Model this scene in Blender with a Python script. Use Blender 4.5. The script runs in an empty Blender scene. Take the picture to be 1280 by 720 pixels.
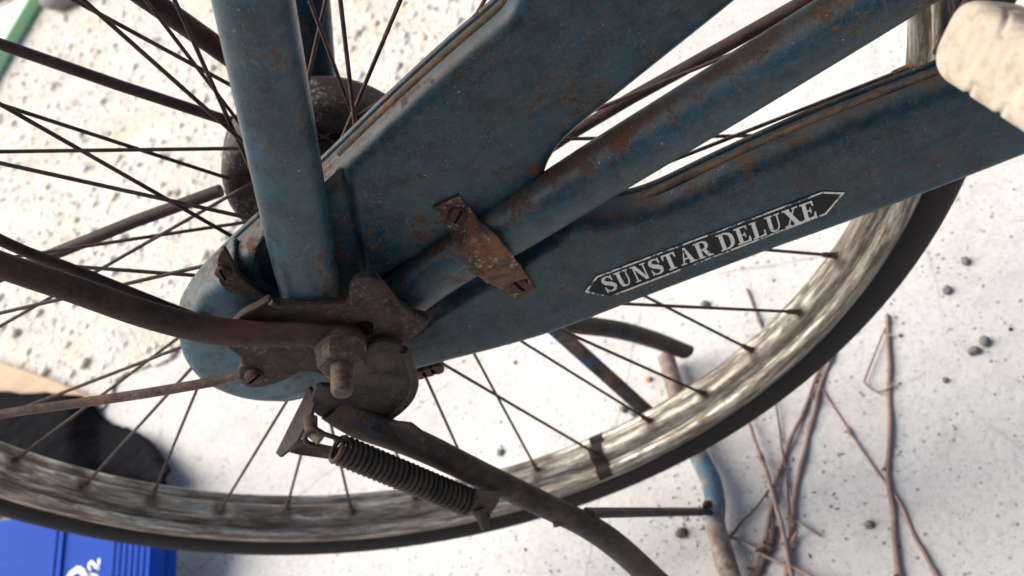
import bpy, bmesh, math, random
import numpy as np
from mathutils import Vector, Matrix, noise
from mathutils.geometry import delaunay_2d_cdt

random.seed(7); rng = np.random.default_rng(7)
scene = bpy.context.scene
COL = scene.collection
R_ = math.radians

# ------------------------------------------------------------------ camera
CAM_LOC = Vector((0.2106, -0.3692, 0.2872))
RX = Vector((0.8657033, -0.1276587, -0.4840052))      # camera right
RY = Vector((-0.4068434, -0.7427536, -0.5317852))     # camera down
RZ = Vector((-0.2916096, 0.6572825, -0.6949414))      # view direction
FPX = 1256.0
cd = bpy.data.cameras.new('camera'); cam = bpy.data.objects.new('camera', cd); COL.objects.link(cam)
m = Matrix((RX, -RY, -RZ)).transposed().to_4x4(); m.translation = CAM_LOC
cam.matrix_world = m
cd.sensor_width = 36.0; cd.lens = FPX / 1280 * 36.0
cd.clip_start = 0.01; cd.clip_end = 500
cd.dof.use_dof = True; cd.dof.focus_distance = 0.41; cd.dof.aperture_fstop = 13.0
scene.camera = cam

# ------------------------------------------------------------------ light
SUN_EL, SUN_AZ = 44.0, -72.0          # azimuth measured from +Y towards +X
world = bpy.data.worlds.new('World'); scene.world = world; world.use_nodes = True
wn = world.node_tree.nodes; wl = world.node_tree.links
sky = wn.new('ShaderNodeTexSky'); sky.sky_type = 'NISHITA'; sky.sun_disc = False
sky.sun_elevation = R_(SUN_EL); sky.sun_rotation = R_(SUN_AZ)
sky.air_density = 1.0; sky.dust_density = 4.0; sky.ozone_density = 1.0
bg = wn['Background']; bg.inputs['Strength'].default_value = 0.055
wl.new(sky.outputs[0], bg.inputs[0])
sl = bpy.data.lights.new('sun', 'SUN'); sl.energy = 2.3; sl.angle = R_(58); sl.color = (1.0, 0.955, 0.89)
sun = bpy.data.objects.new('sun', sl); COL.objects.link(sun)
e, a = R_(SUN_EL), R_(SUN_AZ)
sdir = Vector((math.cos(e)*math.sin(a), math.cos(e)*math.cos(a), math.sin(e)))
sun.rotation_euler = sdir.to_track_quat('Z', 'Y').to_euler(); sun.location = (0, 0, 5)
vs = scene.view_settings
vs.view_transform = 'Standard'; vs.look = 'None'; vs.exposure = 1.62; vs.gamma = 1.0; vs.use_curve_mapping = False

GZ = -0.4007           # ground level: the wheel is lifted on its stand

def at(u, v, y):
    """Point of the bicycle lying in the plane Y=y (bicycle side planes)."""
    d = RX*((u-640)/FPX) + RY*((v-360)/FPX) + RZ
    return CAM_LOC + d*((y-CAM_LOC.y)/d.y)
def gp(u, v, z=GZ):
    d = RX*((u-640)/FPX) + RY*((v-360)/FPX) + RZ
    return CAM_LOC + d*((z-CAM_LOC.z)/d.z)

# ------------------------------------------------------------------ node helpers
class NT:
    def __init__(s, name, rough=.5, metal=0.0, spec=.5):
        s.m = bpy.data.materials.new(name); s.m.use_nodes = True
        s.t = s.m.node_tree; s.n = s.t.nodes; s.l = s.t.links
        s.b = s.n['Principled BSDF']
        s.b.inputs['Roughness'].default_value = rough; s.b.inputs['Metallic'].default_value = metal
        s.b.inputs['Specular IOR Level'].default_value = spec
        s.tc = s.n.new('ShaderNodeTexCoord')
    def put(s, sock, v):
        if hasattr(v, 'links'): s.l.new(v, sock)
        elif isinstance(v, tuple) and len(v) == 3 and sock.type == 'RGBA': sock.default_value = (*v, 1)
        else: sock.default_value = v
    def vec(s, scale=(1,1,1), rot=(0,0,0), loc=(0,0,0), src=None):
        n = s.n.new('ShaderNodeMapping'); s.l.new(src or s.tc.outputs['Object'], n.inputs[0])
        n.inputs['Scale'].default_value = scale; n.inputs['Rotation'].default_value = rot; n.inputs['Location'].default_value = loc
        return n.outputs[0]
    def noise(s, scale, detail=6, rough=.6, vec=None, dist=0.0, col=False):
        n = s.n.new('ShaderNodeTexNoise'); s.l.new(vec or s.tc.outputs['Object'], n.inputs['Vector'])
        n.inputs['Scale'].default_value = scale; n.inputs['Detail'].default_value = detail
        n.inputs['Roughness'].default_value = rough; n.inputs['Distortion'].default_value = dist
        return n.outputs['Color' if col else 'Fac']
    def vor(s, scale, out='Distance', feature='F1', vec=None):
        n = s.n.new('ShaderNodeTexVoronoi'); s.l.new(vec or s.tc.outputs['Object'], n.inputs['Vector'])
        n.feature = feature; n.inputs['Scale'].default_value = scale
        return n.outputs[out]
    def ramp(s, f, *stops):
        n = s.n.new('ShaderNodeValToRGB'); s.l.new(f, n.inputs[0]); el = n.color_ramp.elements
        while len(el) < len(stops): el.new(.5)
        for k, (p, c) in enumerate(stops):
            el[k].position = p; el[k].color = (c, c, c, 1) if not isinstance(c, tuple) else (*c, 1)
        return n.outputs[0]
    def mix(s, f, a, b, mode='MIX'):
        n = s.n.new('ShaderNodeMix'); n.data_type = 'RGBA'; n.blend_type = mode
        s.put(n.inputs[0], f); s.put(n.inputs[6], a); s.put(n.inputs[7], b)
        return n.outputs[2]
    def math(s, op, a, b=0.0, clamp=False):
        n = s.n.new('ShaderNodeMath'); n.operation = op; n.use_clamp = clamp
        s.put(n.inputs[0], a); s.put(n.inputs[1], b); return n.outputs[0]
    def normz(s):
        g = s.n.new('ShaderNodeNewGeometry'); x = s.n.new('ShaderNodeSeparateXYZ'); s.l.new(g.outputs['Normal'], x.inputs[0]); return x.outputs[2]
    def attr(s, name, out='Fac'):
        n = s.n.new('ShaderNodeAttribute'); n.attribute_name = name; return n.outputs[out]
    def bump(s, h, strength=.4, dist=.001):
        n = s.n.new('ShaderNodeBump'); n.inputs['Strength'].default_value = strength; n.inputs['Distance'].default_value = dist
        s.l.new(h, n.inputs['Height']); s.l.new(n.outputs[0], s.b.inputs['Normal'])
    def base(s, c): s.put(s.b.inputs['Base Color'], c); return s
    def rough(s, c): s.put(s.b.inputs['Roughness'], c); return s
    def metal(s, c): s.put(s.b.inputs['Metallic'], c); return s

def paint_material(name, base, base2, rust=.62, dust=.35, top=.6, glossy=.30, toprust=.12, spec=.17):
    t = NT(name, spec=spec)
    big = t.noise(14, 5, .6); mid = t.noise(75, 9, .7, dist=.3); fine = t.noise(520, 6, .75); grain = t.noise(1500, 3, .7)
    c = t.mix(t.ramp(big, (.35, 0.0), (.7, 1.0)), base, base2)
    # mottled fading and fine grime in the paint
    c = t.mix(t.math('MULTIPLY', t.ramp(t.noise(150, 8, .75), (.42, 0.0), (.72, 1.0)), .55), c, tuple(min(1, x*2.3+.008) for x in base))
    c = t.mix(t.math('MULTIPLY', t.ramp(t.noise(95, 8, .75, vec=t.vec(loc=(3, 5, 1))), (.47, 0.0), (.62, 1.0)), .8), c, tuple(x*.28 for x in base))
    # dust film, thicker on faces that look up, smeared along the tubes
    nz = t.math('MULTIPLY', t.ramp(t.normz(), (.66, 0.0), (.97, 1.0)), top)
    sme = t.noise(1.0, 7, .72, vec=t.vec((55, 55, 260), (0, R_(-28), 0)), dist=.3)
    df = t.math('MULTIPLY', t.ramp(t.noise(30, 8, .72, dist=.6), (.40, 0.0), (.74, 1.0)), dust)
    df = t.math('ADD', df, t.math('MULTIPLY', t.ramp(sme, (.52, 0.0), (.74, 1.0)), dust*.9), clamp=True)
    df = t.math('MULTIPLY', df, t.ramp(fine, (.30, .35), (.62, 1.25)))
    df = t.math('ADD', df, t.math('MULTIPLY', nz, t.ramp(mid, (.3, .15), (.62, 1.0))), clamp=True)
    c = t.mix(df, c, t.mix(fine, (.040, .034, .026), (.150, .122, .085)))
    topm = t.math('MULTIPLY', t.ramp(t.math('ADD', nz, t.math('MULTIPLY', t.math('SUBTRACT', mid, .5), 1.5)), (.30, 0.0), (.52, 1.0)), .85)
    c = t.mix(topm, c, t.mix(fine, (.020, .012, .007), (.100, .060, .030)))
    # fine light scuffs running along the metal
    sc = t.noise(1.0, 5, .75, vec=t.vec((90, 90, 1100), (0, R_(-24), 0)))
    sm = t.math('MULTIPLY', t.ramp(sc, (.63, 0.0), (.75, 1.0)), t.ramp(t.noise(38, 4, .65), (.46, 0.0), (.64, .55)))
    c = t.mix(sm, c, (.20, .215, .22))
    wv = t.vor(1.0, 'Distance', 'DISTANCE_TO_EDGE', vec=t.vec((16, 16, 75), (0, R_(-50), 0)))
    ws = t.math('MULTIPLY', t.ramp(wv, (.0, 1.0), (.009, 0.0)), t.ramp(t.noise(34, 3, .6), (.60, 0.0), (.66, .30)))
    c = t.mix(ws, c, (.24, .25, .26))
    # rust blooms: small ragged spots, more on upward faces
    rn = t.math('ADD', mid, t.math('MULTIPLY', t.math('SUBTRACT', fine, .5), .22))
    rn = t.math('ADD', rn, t.math('MULTIPLY', t.math('SUBTRACT', t.noise(9, 3, .5), .5), .20))
    rn = t.math('ADD', rn, t.math('MULTIPLY', nz, toprust))
    rm = t.ramp(rn, (rust, 0.0), (rust+.05, 1.0))
    rc = t.mix(t.noise(230, 7, .75), (.022, .011, .007), (.120, .052, .024))
    halo = t.math('MULTIPLY', t.ramp(rn, (rust-.09, 0.0), (rust+.01, 1.0)), .6)
    c = t.mix(halo, c, t.mix(fine, (.022, .015, .010), (.085, .052, .030)))
    c = t.mix(t.math('MULTIPLY', rm, .92), c, rc)
    sk = t.math('MULTIPLY', t.ramp(t.noise(1000, 3, .6), (.60, 0.0), (.68, 1.0)), t.ramp(t.noise(48, 6, .7, vec=t.vec(loc=(7, 1, 4))), (.44, 0.0), (.62, .65)))
    c = t.mix(sk, c, (.17, .145, .11))
    # chips down to pale primer
    ch = t.ramp(t.vor(260), (.05, 1.0), (.12, 0.0))
    chm = t.math('MULTIPLY', ch, t.ramp(t.noise(90, 2, .5), (.58, 0.0), (.66, .75)))
    c = t.mix(chm, c, (.40, .41, .40))
    c = t.mix(.30, c, t.ramp(grain, (.3, 0.0), (.75, 1.0)), 'OVERLAY')
    t.base(c)
    r = t.math('ADD', glossy, t.math('MULTIPLY', t.math('MAXIMUM', t.math('MAXIMUM', rm, topm), df), .5), clamp=True)
    r = t.math('ADD', r, t.math('MULTIPLY', t.math('SUBTRACT', t.noise(210, 6, .75), .5), .45), clamp=True)
    t.rough(r)
    h = t.math('ADD', t.math('MULTIPLY', rm, .7), t.math('MULTIPLY', fine, .40))
    h = t.math('ADD', h, t.math('MULTIPLY', t.noise(24, 3, .5), 1.4))
    t.bump(h, .42, .0012)
    return t.m

def rust_material(name, dark, light, pale=None, pth=.56, scale=90, rough=.68, pamt=.7, metal=.0, blue=0.0):
    t = NT(name, metal=metal, spec=.22)
    a = t.noise(scale*1.3, 10, .76, dist=.4); b = t.noise(scale*.25, 6, .65); f = t.noise(900, 5, .75)
    c = t.mix(t.ramp(a, (.40, 0.0), (.62, 1.0)), tuple(x*.7 for x in dark), tuple(x*1.15 for x in light))
    c = t.mix(t.ramp(b, (.40, 0.0), (.72, .55)), c, tuple(x*.45 for x in dark))
    nz = t.math('MULTIPLY', t.ramp(t.normz(), (.3, 0.0), (.95, 1.0)), .12)
    c = t.mix(nz, c, (.12, .085, .06))
    if blue:
        bl = t.ramp(t.noise(60, 6, .7), (.54, 0.0), (.58, 1.0))
        c = t.mix(t.math('MULTIPLY', bl, blue), c, (.028, .085, .15))
    if pale:
        p = t.math('MULTIPLY', t.ramp(t.noise(330, 6, .75), (pth, 0.0), (pth+.10, 1.0)), t.ramp(t.noise(70, 4, .6), (.42, 0.0), (.58, pamt)))
        c = t.mix(p, c, pale)
    c = t.mix(.35, c, t.ramp(f, (.3, 0.0), (.72, 1.0)), 'OVERLAY')
    og = t.math('MULTIPLY', t.ramp(t.noise(scale*.6, 7, .7, vec=t.vec(loc=(4, 2, 9))), (.52, 0.0), (.66, 1.0)), .75)
    c = t.mix(og, c, tuple(min(1, q*w) for q, w in zip(light, (1.55, 1.0, .75))))
    t.base(c); t.rough(t.math('ADD', t.math('MULTIPLY', a, .7), rough-.45, clamp=True))
    t.bump(t.math('ADD', a, t.math('MULTIPLY', f, .8)), .7, .0012)
    return t.m

M = {}
PH = R_(2.0)                          # angle of the first spoke
RIM_PROF = [(.0150, .3045), (.0166, .3040), (.0172, .3005), (.0168, .2970), (.0148, .2945), (.0125, .2940), (.0105, .2950), (.0092, .2962), (.0078, .2955),
        (.0060, .2915), (.0040, .2893), (.0015, .2884)]
RIM_PROF = RIM_PROF+[(-y, r) for y, r in RIM_PROF[::-1]]+[(-.0150, .3055), (.0150, .3055), (.0150, .3045)]
RIM_MID = sum(math.hypot(RIM_PROF[k][0]-RIM_PROF[k-1][0], RIM_PROF[k][1]-RIM_PROF[k-1][1]) for k in range(1, 12))+.0015
RIM_PH, RIM_STEP = PH*.29, 2*math.pi/40*.29
M['paint'] = paint_material('blue_paint', (.0030, .0225, .034), (.0060, .037, .054), rust=.63, dust=.25, top=.36, glossy=.30, spec=.22)
M['paint_tube'] = paint_material('blue_tube_paint', (.0044, .028, .044), (.0088, .045, .068), rust=.63, dust=.18, top=.4, glossy=.28, spec=.34)
M['paint_cap'] = paint_material('faded_blue_paint', (.022, .075, .112), (.040, .115, .155), rust=.66, dust=.75, top=.4, glossy=.36, spec=.3)
M['paint_stay'] = paint_material('rusty_blue_paint', (.0042, .027, .042), (.008, .040, .060), rust=.595, dust=.40, top=.45, glossy=.31, spec=.32)
M['stay_rust'] = rust_material('brown_rust', (.014, .0065, .006), (.052, .025, .021), scale=60, rough=.7)
M['thin_rust'] = rust_material('pale_brown_rust', (.070, .040, .030), (.17, .12, .09), scale=50, rough=.75, metal=.1)
M['plate_rust'] = rust_material('dark_rust', (.012, .007, .006), (.046, .028, .022), pale=(.17, .14, .115), scale=75, pamt=.6, pth=.53)
M['stand_rust'] = rust_material('grey_rust', (.013, .0095, .0085), (.050, .037, .031), pale=(.15, .13, .12), scale=70, pamt=.3, blue=.0)
M['leg_rust'] = rust_material('leg_rust', (.014, .010, .0085), (.055, .038, .030), scale=60, blue=.35)
M['foot_rust'] = rust_material('pale_foot_rust', (.17, .125, .098), (.34, .275, .235), scale=70, blue=.85, metal=.0)
t = NT('foot_steel', .7, spec=.3); sep = t.n.new('ShaderNodeSeparateXYZ'); t.l.new(t.tc.outputs['Object'], sep.inputs[0])
n1 = t.noise(90, 9, .75); c = t.mix(t.ramp(n1, (.38, 0.0), (.64, 1.0)), (.075, .050, .040), (.30, .245, .205))
c = t.mix(t.math('MULTIPLY', t.ramp(t.noise(40, 6, .7), (.5, 0.0), (.62, 1.0)), .6), c, (.13, .065, .040))
pm = t.math('MULTIPLY', t.ramp(t.math('ABSOLUTE', t.math('ADD', sep.outputs[1], .002)), (.020, 1.0), (.034, 0.0)), t.ramp(t.noise(85, 7, .7), (.42, 0.0), (.50, 1.0)))
c = t.mix(pm, c, t.mix(n1, (.035, .080, .125), (.10, .165, .215)))
t.base(c); t.bump(n1, .6, .0012); M['foot_steel'] = t.m
M['brace_rust'] = rust_material('blue_brown_brace', (.045, .030, .022), (.17, .12, .09), scale=70, blue=.9)
M['strap_rust'] = rust_material('orange_rust', (.042, .021, .013), (.125, .066, .038), pale=(.42, .36, .28), scale=120, rough=.85, metal=0, pamt=.95, pth=.53)
M['bolt_rust'] = rust_material('bolt_rust', (.045, .030, .022), (.12, .085, .062), pale=(.25, .21, .17), scale=160, pamt=.4)
M['screw_rust'] = rust_material('screw_rust', (.030, .014, .010), (.085, .038, .025), scale=170)
M['bead_rust'] = rust_material('edge_rust', (.030, .019, .012), (.115, .072, .036), scale=100, rough=.8, metal=0)
M['spoke_rust'] = rust_material('spoke_rust', (.028, .015, .012), (.085, .052, .042), scale=90)
M['drum_rust'] = rust_material('drum_rust', (.016, .010, .009), (.048, .031, .026), pale=(.36, .33, .30), scale=80, pamt=.75, pth=.53, metal=0)
M['drum_face'] = rust_material('drum_face', (.10, .085, .07), (.20, .175, .15), scale=30, metal=.1)
t = NT('hole_dark', .95, spec=0.0); t.base(t.mix(t.noise(80), (.004, .003, .003), (.012, .008, .006))); M['dark'] = t.m

# worn chrome rim: streaks follow the UV (u along the rim, v across it)
t = NT('worn_chrome', .3, .8)
uv = t.tc.outputs['UV']; sep = t.n.new('ShaderNodeSeparateXYZ'); t.l.new(uv, sep.inputs[0])
s1 = t.noise(1.0, 8, .72, vec=t.vec((26, 230, 1), src=uv), dist=.2); s2 = t.noise(1.0, 6, .66, vec=t.vec((52, 190, 1), loc=(3, 7, 0), src=uv))
s3 = t.noise(1.0, 5, .6, vec=t.vec((9, 60, 1), loc=(9, 2, 0), src=uv))
c = t.mix(t.ramp(s1, (.40, 0.0), (.60, 1.0)), (.10, .080, .055), (.64, .60, .51))
mid_d = t.math('ABSOLUTE', t.math('SUBTRACT', sep.outputs[1], RIM_MID))                 # distance from the rim's centre line
groove = t.ramp(t.math('DIVIDE', mid_d, .0275), (.12, 0.0), (.24, .95), (.45, 1.0), (.53, .25), (.70, .25), (.84, .95))
nip = t.math('ABSOLUTE', t.math('SUBTRACT', t.math('FRACT', t.math('ADD', t.math('DIVIDE', t.math('SUBTRACT', sep.outputs[0], RIM_PH), RIM_STEP), .5)), .5))
stain = t.math('MULTIPLY', t.ramp(nip, (.05, 1.0), (.24, 0.0)), t.ramp(t.math('DIVIDE', mid_d, .0275), (.20, 1.0), (.42, 0.0)))
rm = t.math('MAXIMUM', t.ramp(s2, (.47, 0.0), (.60, 1.0)), t.math('MULTIPLY', t.ramp(s3, (.42, 0.0), (.58, 1.0)), .9))
rm = t.math('MAXIMUM', t.math('MULTIPLY', rm, .8), t.math('MULTIPLY', groove, t.ramp(s1, (.40, 1.0), (.62, .45))))
rm = t.math('MAXIMUM', rm, t.math('MULTIPLY', stain, .95))
c = t.mix(rm, c, t.mix(t.noise(260, 5, .75), (.022, .014, .010), (.13, .088, .058)))
t.base(c); t.metal(t.math('SUBTRACT', .75, t.math('MULTIPLY', rm, .7))); t.rough(t.math('ADD', .26, t.math('MULTIPLY', rm, .45)))
t.bump(t.math('ADD', s1, s2), .3, .0007); M['rim'] = t.m
t = NT('tyre_rubber', .7, spec=.10); n = t.noise(1, 5, .6, vec=t.vec((6, 120, 1), src=t.tc.outputs['UV']))
t.base(t.mix(n, t.mix(t.noise(35, 7, .7), (.005, .0045, .0045), (.016, .0145, .014)), (.036, .032, .029))); t.bump(t.noise(500, 4, .6), .2, .0005); M['tyre'] = t.m

# ------------------------------------------------------------------ mesh helpers
def link(name, verts, faces, mat, parent=None, smooth=True, uvs=None):
    me = bpy.data.meshes.new(name); me.from_pydata([tuple(v) for v in verts], [], faces); me.update()
    return finish(name, me, mat, parent, smooth, uvs)
def finish(name, me, mat, parent=None, smooth=True, uvs=None):
    o = bpy.data.objects.new(name, me); COL.objects.link(o)
    for mm in (mat if isinstance(mat, (list, tuple)) else [mat]): me.materials.append(mm)
    if smooth: me.polygons.foreach_set('use_smooth', [True]*len(me.polygons))
    if uvs:
        ul = me.uv_layers.new(name='UVMap')
        for lp in me.loops: ul.data[lp.index].uv = uvs[lp.vertex_index]
    bm = bmesh.new(); bm.from_mesh(me); bmesh.ops.recalc_face_normals(bm, faces=bm.faces); bm.to_mesh(me); bm.free()
    if parent: put_under(o, parent)
    return o
def put_under(o, parent):
    o.parent = parent
    w = Vector((0, 0, 0)); p = parent
    while p: w += p.location; p = p.parent
    o.location = o.location - w
def empty(name, loc=(0, 0, 0), parent=None):
    o = bpy.data.objects.new(name, None); o.empty_display_size = .02; COL.objects.link(o); o.location = loc
    if parent: put_under(o, parent)
    return o
def tag(o, label=None, cat=None, group=None, kind=None):
    if label: o['label'] = label
    if cat: o['category'] = cat
    if group: o['group'] = group
    if kind: o['kind'] = kind
    return o

def spline(pts, n=8, closed=False):
    """Catmull-Rom through points (any dimension)."""
    P = [np.array(p, float) for p in pts]; N = len(P); out = []
    rngk = range(N) if closed else range(N-1)
    for i in rngk:
        p0 = P[(i-1) % N] if (closed or i > 0) else 2*P[0]-P[1]
        p1 = P[i]; p2 = P[(i+1) % N]
        p3 = P[(i+2) % N] if (closed or i+2 < N) else 2*P[-1]-P[-2]
        for k in range(n):
            s = k/n
            out.append(.5*((2*p1)+(-p0+p2)*s+(2*p0-5*p1+4*p2-p3)*s*s+(-p0+3*p1-3*p2+p3)*s**3))
    if not closed: out.append(P[-1])
    return out

def sweep(path, ra, rb=None, side=Vector((0, 1, 0)), seg=16, power=2.0, cap=True):
    """Tube along path: ra across (in the plane normal to `side`), rb along `side`."""
    path = [Vector(p) for p in path]; n = len(path)
    f = lambda r, k: r[k] if isinstance(r, (list, tuple, np.ndarray)) else r
    rb = ra if rb is None else rb
    V, F = [], []
    for k, p in enumerate(path):
        tg = (path[min(k+1, n-1)]-path[max(k-1, 0)]).normalized()
        u = tg.cross(side).normalized(); w = u.cross(tg).normalized()
        for j in range(seg):
            th = 2*math.pi*j/seg; cx, sx = math.cos(th), math.sin(th)
            cx = math.copysign(abs(cx)**(2/power), cx); sx = math.copysign(abs(sx)**(2/power), sx)
            V.append(p+u*(cx*f(ra, k))+w*(sx*f(rb, k)))
    for k in range(n-1):
        for j in range(seg):
            F.append((k*seg+j, k*seg+(j+1) % seg, (k+1)*seg+(j+1) % seg, (k+1)*seg+j))
    if cap: F.append(tuple(range(seg))[::-1]); F.append(tuple((n-1)*seg+j for j in range(seg)))
    return V, F
def join(*vf):
    V, F = [], []
    for v, f in vf:
        o = len(V); V += list(v); F += [tuple(i+o for i in q) for q in f]
    return V, F
def tube(name, path, ra, mat, parent, rb=None, side=Vector((0, 1, 0)), seg=16, n=0, power=2.0):
    if n: 
        L = len(path); q = spline(path, n)
        if isinstance(ra, (list, tuple)): ra = [float(x) for x in np.interp(np.linspace(0, L-1, len(q)), range(L), ra)]
        if isinstance(rb, (list, tuple)): rb = [float(x) for x in np.interp(np.linspace(0, L-1, len(q)), range(L), rb)]
        path = q
    V, F = sweep(path, ra, rb, side, seg, power)
    o = link(name, V, F, mat, parent)
    split_edges(o)
    return o
def split_edges(o, ang=50):
    """flat caps and hard rims: mark sharp edges by angle"""
    me = o.data; bm = bmesh.new(); bm.from_mesh(me)
    for ed in bm.edges:
        ed.smooth = not (len(ed.link_faces) == 2 and ed.calc_face_angle(0) > R_(ang))
    bm.to_mesh(me); bm.free()

def resample(poly, d):
    P = [np.array(p, float) for p in poly]; L = [0]
    for i in range(len(P)): L.append(L[-1]+np.linalg.norm(P[(i+1) % len(P)]-P[i]))
    n = max(8, int(L[-1]/d)); X = np.array(P+[P[0]])
    s = np.linspace(0, L[-1], n, endpoint=False)
    return np.stack([np.interp(s, L, X[:, 0]), np.interp(s, L, X[:, 1])], 1)
def area(p): 
    x, z = p[:, 0], p[:, 1]; return .5*np.sum(x*np.roll(z, -1)-np.roll(x, -1)*z)
def inset(p, d):
    if area(p) < 0: p = p[::-1]
    t_ = np.roll(p, -1, 0)-np.roll(p, 1, 0); t_ /= np.linalg.norm(t_, axis=1)[:, None]+1e-12
    return p+np.stack([-t_[:, 1], t_[:, 0]], 1)*d
def inside(x, y, P):
    r = np.zeros(len(x), bool); n = len(P)
    for i in range(n):
        x1, y1 = P[i]; x2, y2 = P[(i+1) % n]
        cnd = ((y1 > y) != (y2 > y)); xx = (x2-x1)*(y-y1)/((y2-y1) if y2 != y1 else 1e-9)+x1
        r ^= cnd & (x < xx)
    return r
def segdist(Q, P):
    """distance of points Q to the closed polyline P"""
    A = P; B = np.roll(P, -1, 0); D = B-A; L2 = (D**2).sum(1)+1e-18; out = np.full(len(Q), 9.0)
    for i in range(0, len(Q), 2000):
        q = Q[i:i+2000, None]; tt = np.clip(((q-A)*D).sum(2)/L2, 0, 1)
        out[i:i+2000] = np.sqrt((((A+D*tt[..., None])-q)**2).sum(2)).min(1)
    return out
def sstep(x, a_, b_):
    q = np.clip((x-a_)/(b_-a_), 0, 1); return q*q*(3-2*q)
def pressed(name, outline, yb, yf, rad, mat, parent, d=.0013, relief=None, lip=0.0, grid=.0021, crown=.0):
    """Pressed sheet-steel shell: outline in (x, z), back edge at yb, front face at yf, rolled edge of radius rad,
    relief = height function (outwards, metres) of the pressed pattern."""
    p = resample(outline, d)
    if area(p) < 0: p = p[::-1]
    s = 1 if yf > yb else -1
    lo, hi = p.min(0), p.max(0)
    gx, gz = np.meshgrid(np.arange(lo[0], hi[0], grid), np.arange(lo[1], hi[1], grid*.87))
    gx = gx+(np.arange(gx.shape[0]) % 2)[:, None]*grid*.5
    Q = np.stack([gx.ravel(), gz.ravel()], 1); k = inside(Q[:, 0], Q[:, 1], p); Q = Q[k]
    dist = segdist(Q, p); Q = Q[dist > rad*.95+.0003]
    rings = [inset(p, rad*(1-math.cos(R_(t_)))) for t_ in (25, 42, 57, 70, 82)]
    for r_ in rings:
        kk = inside(r_[:, 0], r_[:, 1], p); r_ = r_[kk]; dr = segdist(r_, p); Q = np.concatenate([Q, r_[dr > .0002]])
    allp = np.concatenate([p, Q]); n = len(p)
    vo, eo, fo, ov, oe, of = delaunay_2d_cdt([Vector(q) for q in allp], [(i, (i+1) % n) for i in range(n)], [], 1, 1e-6)
    P2 = np.array([v[:] for v in vo]); dist = segdist(P2, p)
    h = min(rad, abs(yf-yb)); q = np.clip(1-dist/rad, 0, 1)
    y = yf-s*h*(1-np.sqrt(np.clip(1-q*q, 0, 1)))
    if crown: y = y+s*crown*sstep(dist, 0, .02)
    if relief is not None: y = y+s*relief(P2[:, 0], P2[:, 1])*sstep(dist, 0, .004)
    V = [(P2[i, 0], y[i], P2[i, 1]) for i in range(len(P2))]; F = [tuple(f) for f in fo]
    first = {}
    for i, orig in enumerate(ov):
        for o_ in orig:
            if o_ < n: first[o_] = i
    ring0 = [first[i] for i in range(n)]
    def add_ring(pp, yy):
        o_ = len(V); V.extend((x, yy, z) for x, z in pp); return list(range(o_, o_+n))
    def bridge(r1, r2):
        for j in range(n): F.append((r1[j], r1[(j+1) % n], r2[(j+1) % n], r2[j]))
    cur = ring0
    if lip:
        for pp, yy in ((p, yb+s*.0022), (inset(p, -lip*.6), yb+s*.0018), (inset(p, -lip), yb+s*.0010), (inset(p, -lip), yb)):
            nx_ = add_ring(pp, yy); bridge(cur, nx_); cur = nx_
    else:
        nx_ = add_ring(p, yb); bridge(cur, nx_); cur = nx_
    nx_ = add_ring(inset(p, .0015), yb); bridge(cur, nx_)
    # hollow back: the same sheet 1.2 mm behind
    o = link(name, V, F, mat, parent)
    split_edges(o, 60)
    sd_ = o.modifiers.new('sheet', 'SOLIDIFY'); sd_.thickness = .0010; sd_.offset = -1
    return o
def xz(u, v, y): p = at(u, v, y); return (p.x, p.z)
def plate(name, pts, y0, y1, mat, parent, bevel=.0008, curve=0, d=None):
    """Flat bar or plate: outline (x, z) list, between planes y0 and y1, softened edges."""
    p = spline(pts, curve, True) if curve else pts
    p = [np.array(q, float) for q in p]; n = len(p)
    V = [(q[0], y0, q[1]) for q in p]+[(q[0], y1, q[1]) for q in p]
    F = [tuple(range(n))[::-1], tuple(range(n, 2*n))]+[(i, (i+1) % n, n+(i+1) % n, n+i) for i in range(n)]
    o = link(name, V, F, mat, parent, smooth=False)
    if bevel:
        b = o.modifiers.new('soft', 'BEVEL'); b.width = bevel; b.segments = 2; b.limit_method = 'ANGLE'; b.angle_limit = R_(50)
    return o
def disc_screw(name, c, r, h, mat, parent, slot=0.0, nrm=Vector((0, -1, 0))):
    """Domed screw head with a dark bar for its slot."""
    rings = [(r, 0), (r, h*.45), (r*.92, h*.72), (r*.7, h*.92), (r*.35, h)]
    u = Vector((1, 0, 0)); w = nrm.cross(u); V, F = [], []; N = 24
    for rr, hh in rings:
        for j in range(N):
            th = 2*math.pi*j/N+slot; V.append(c+u*(rr*math.cos(th))+w*(rr*math.sin(th))+nrm*hh)
    for k in range(len(rings)-1):
        for j in range(N): F.append((k*N+j, k*N+(j+1) % N, (k+1)*N+(j+1) % N, (k+1)*N+j))
    V.append(c+nrm*(h*1.02)); F += [((len(rings)-1)*N+j, (len(rings)-1)*N+(j+1) % N, len(V)-1) for j in range(N)]
    o = link(name, V, F, mat, parent)
    # slot not cut: a dark bar puts its shade into the colour
    a_ = slot; du = u*math.cos(a_)+w*math.sin(a_); dv = nrm.cross(du)
    q = [c+du*sx*r*.86+dv*sy*r*.13+nrm*hh for hh in (h*.5, h*1.07) for sx, sy in ((-1, -1), (1, -1), (1, 1), (-1, 1))]
    link('slot', q, [(3, 2, 1, 0), (4, 5, 6, 7), (0, 1, 5, 4), (1, 2, 6, 5), (2, 3, 7, 6), (3, 0, 4, 7)], M['dark'], o, smooth=False)
    return o
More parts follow.
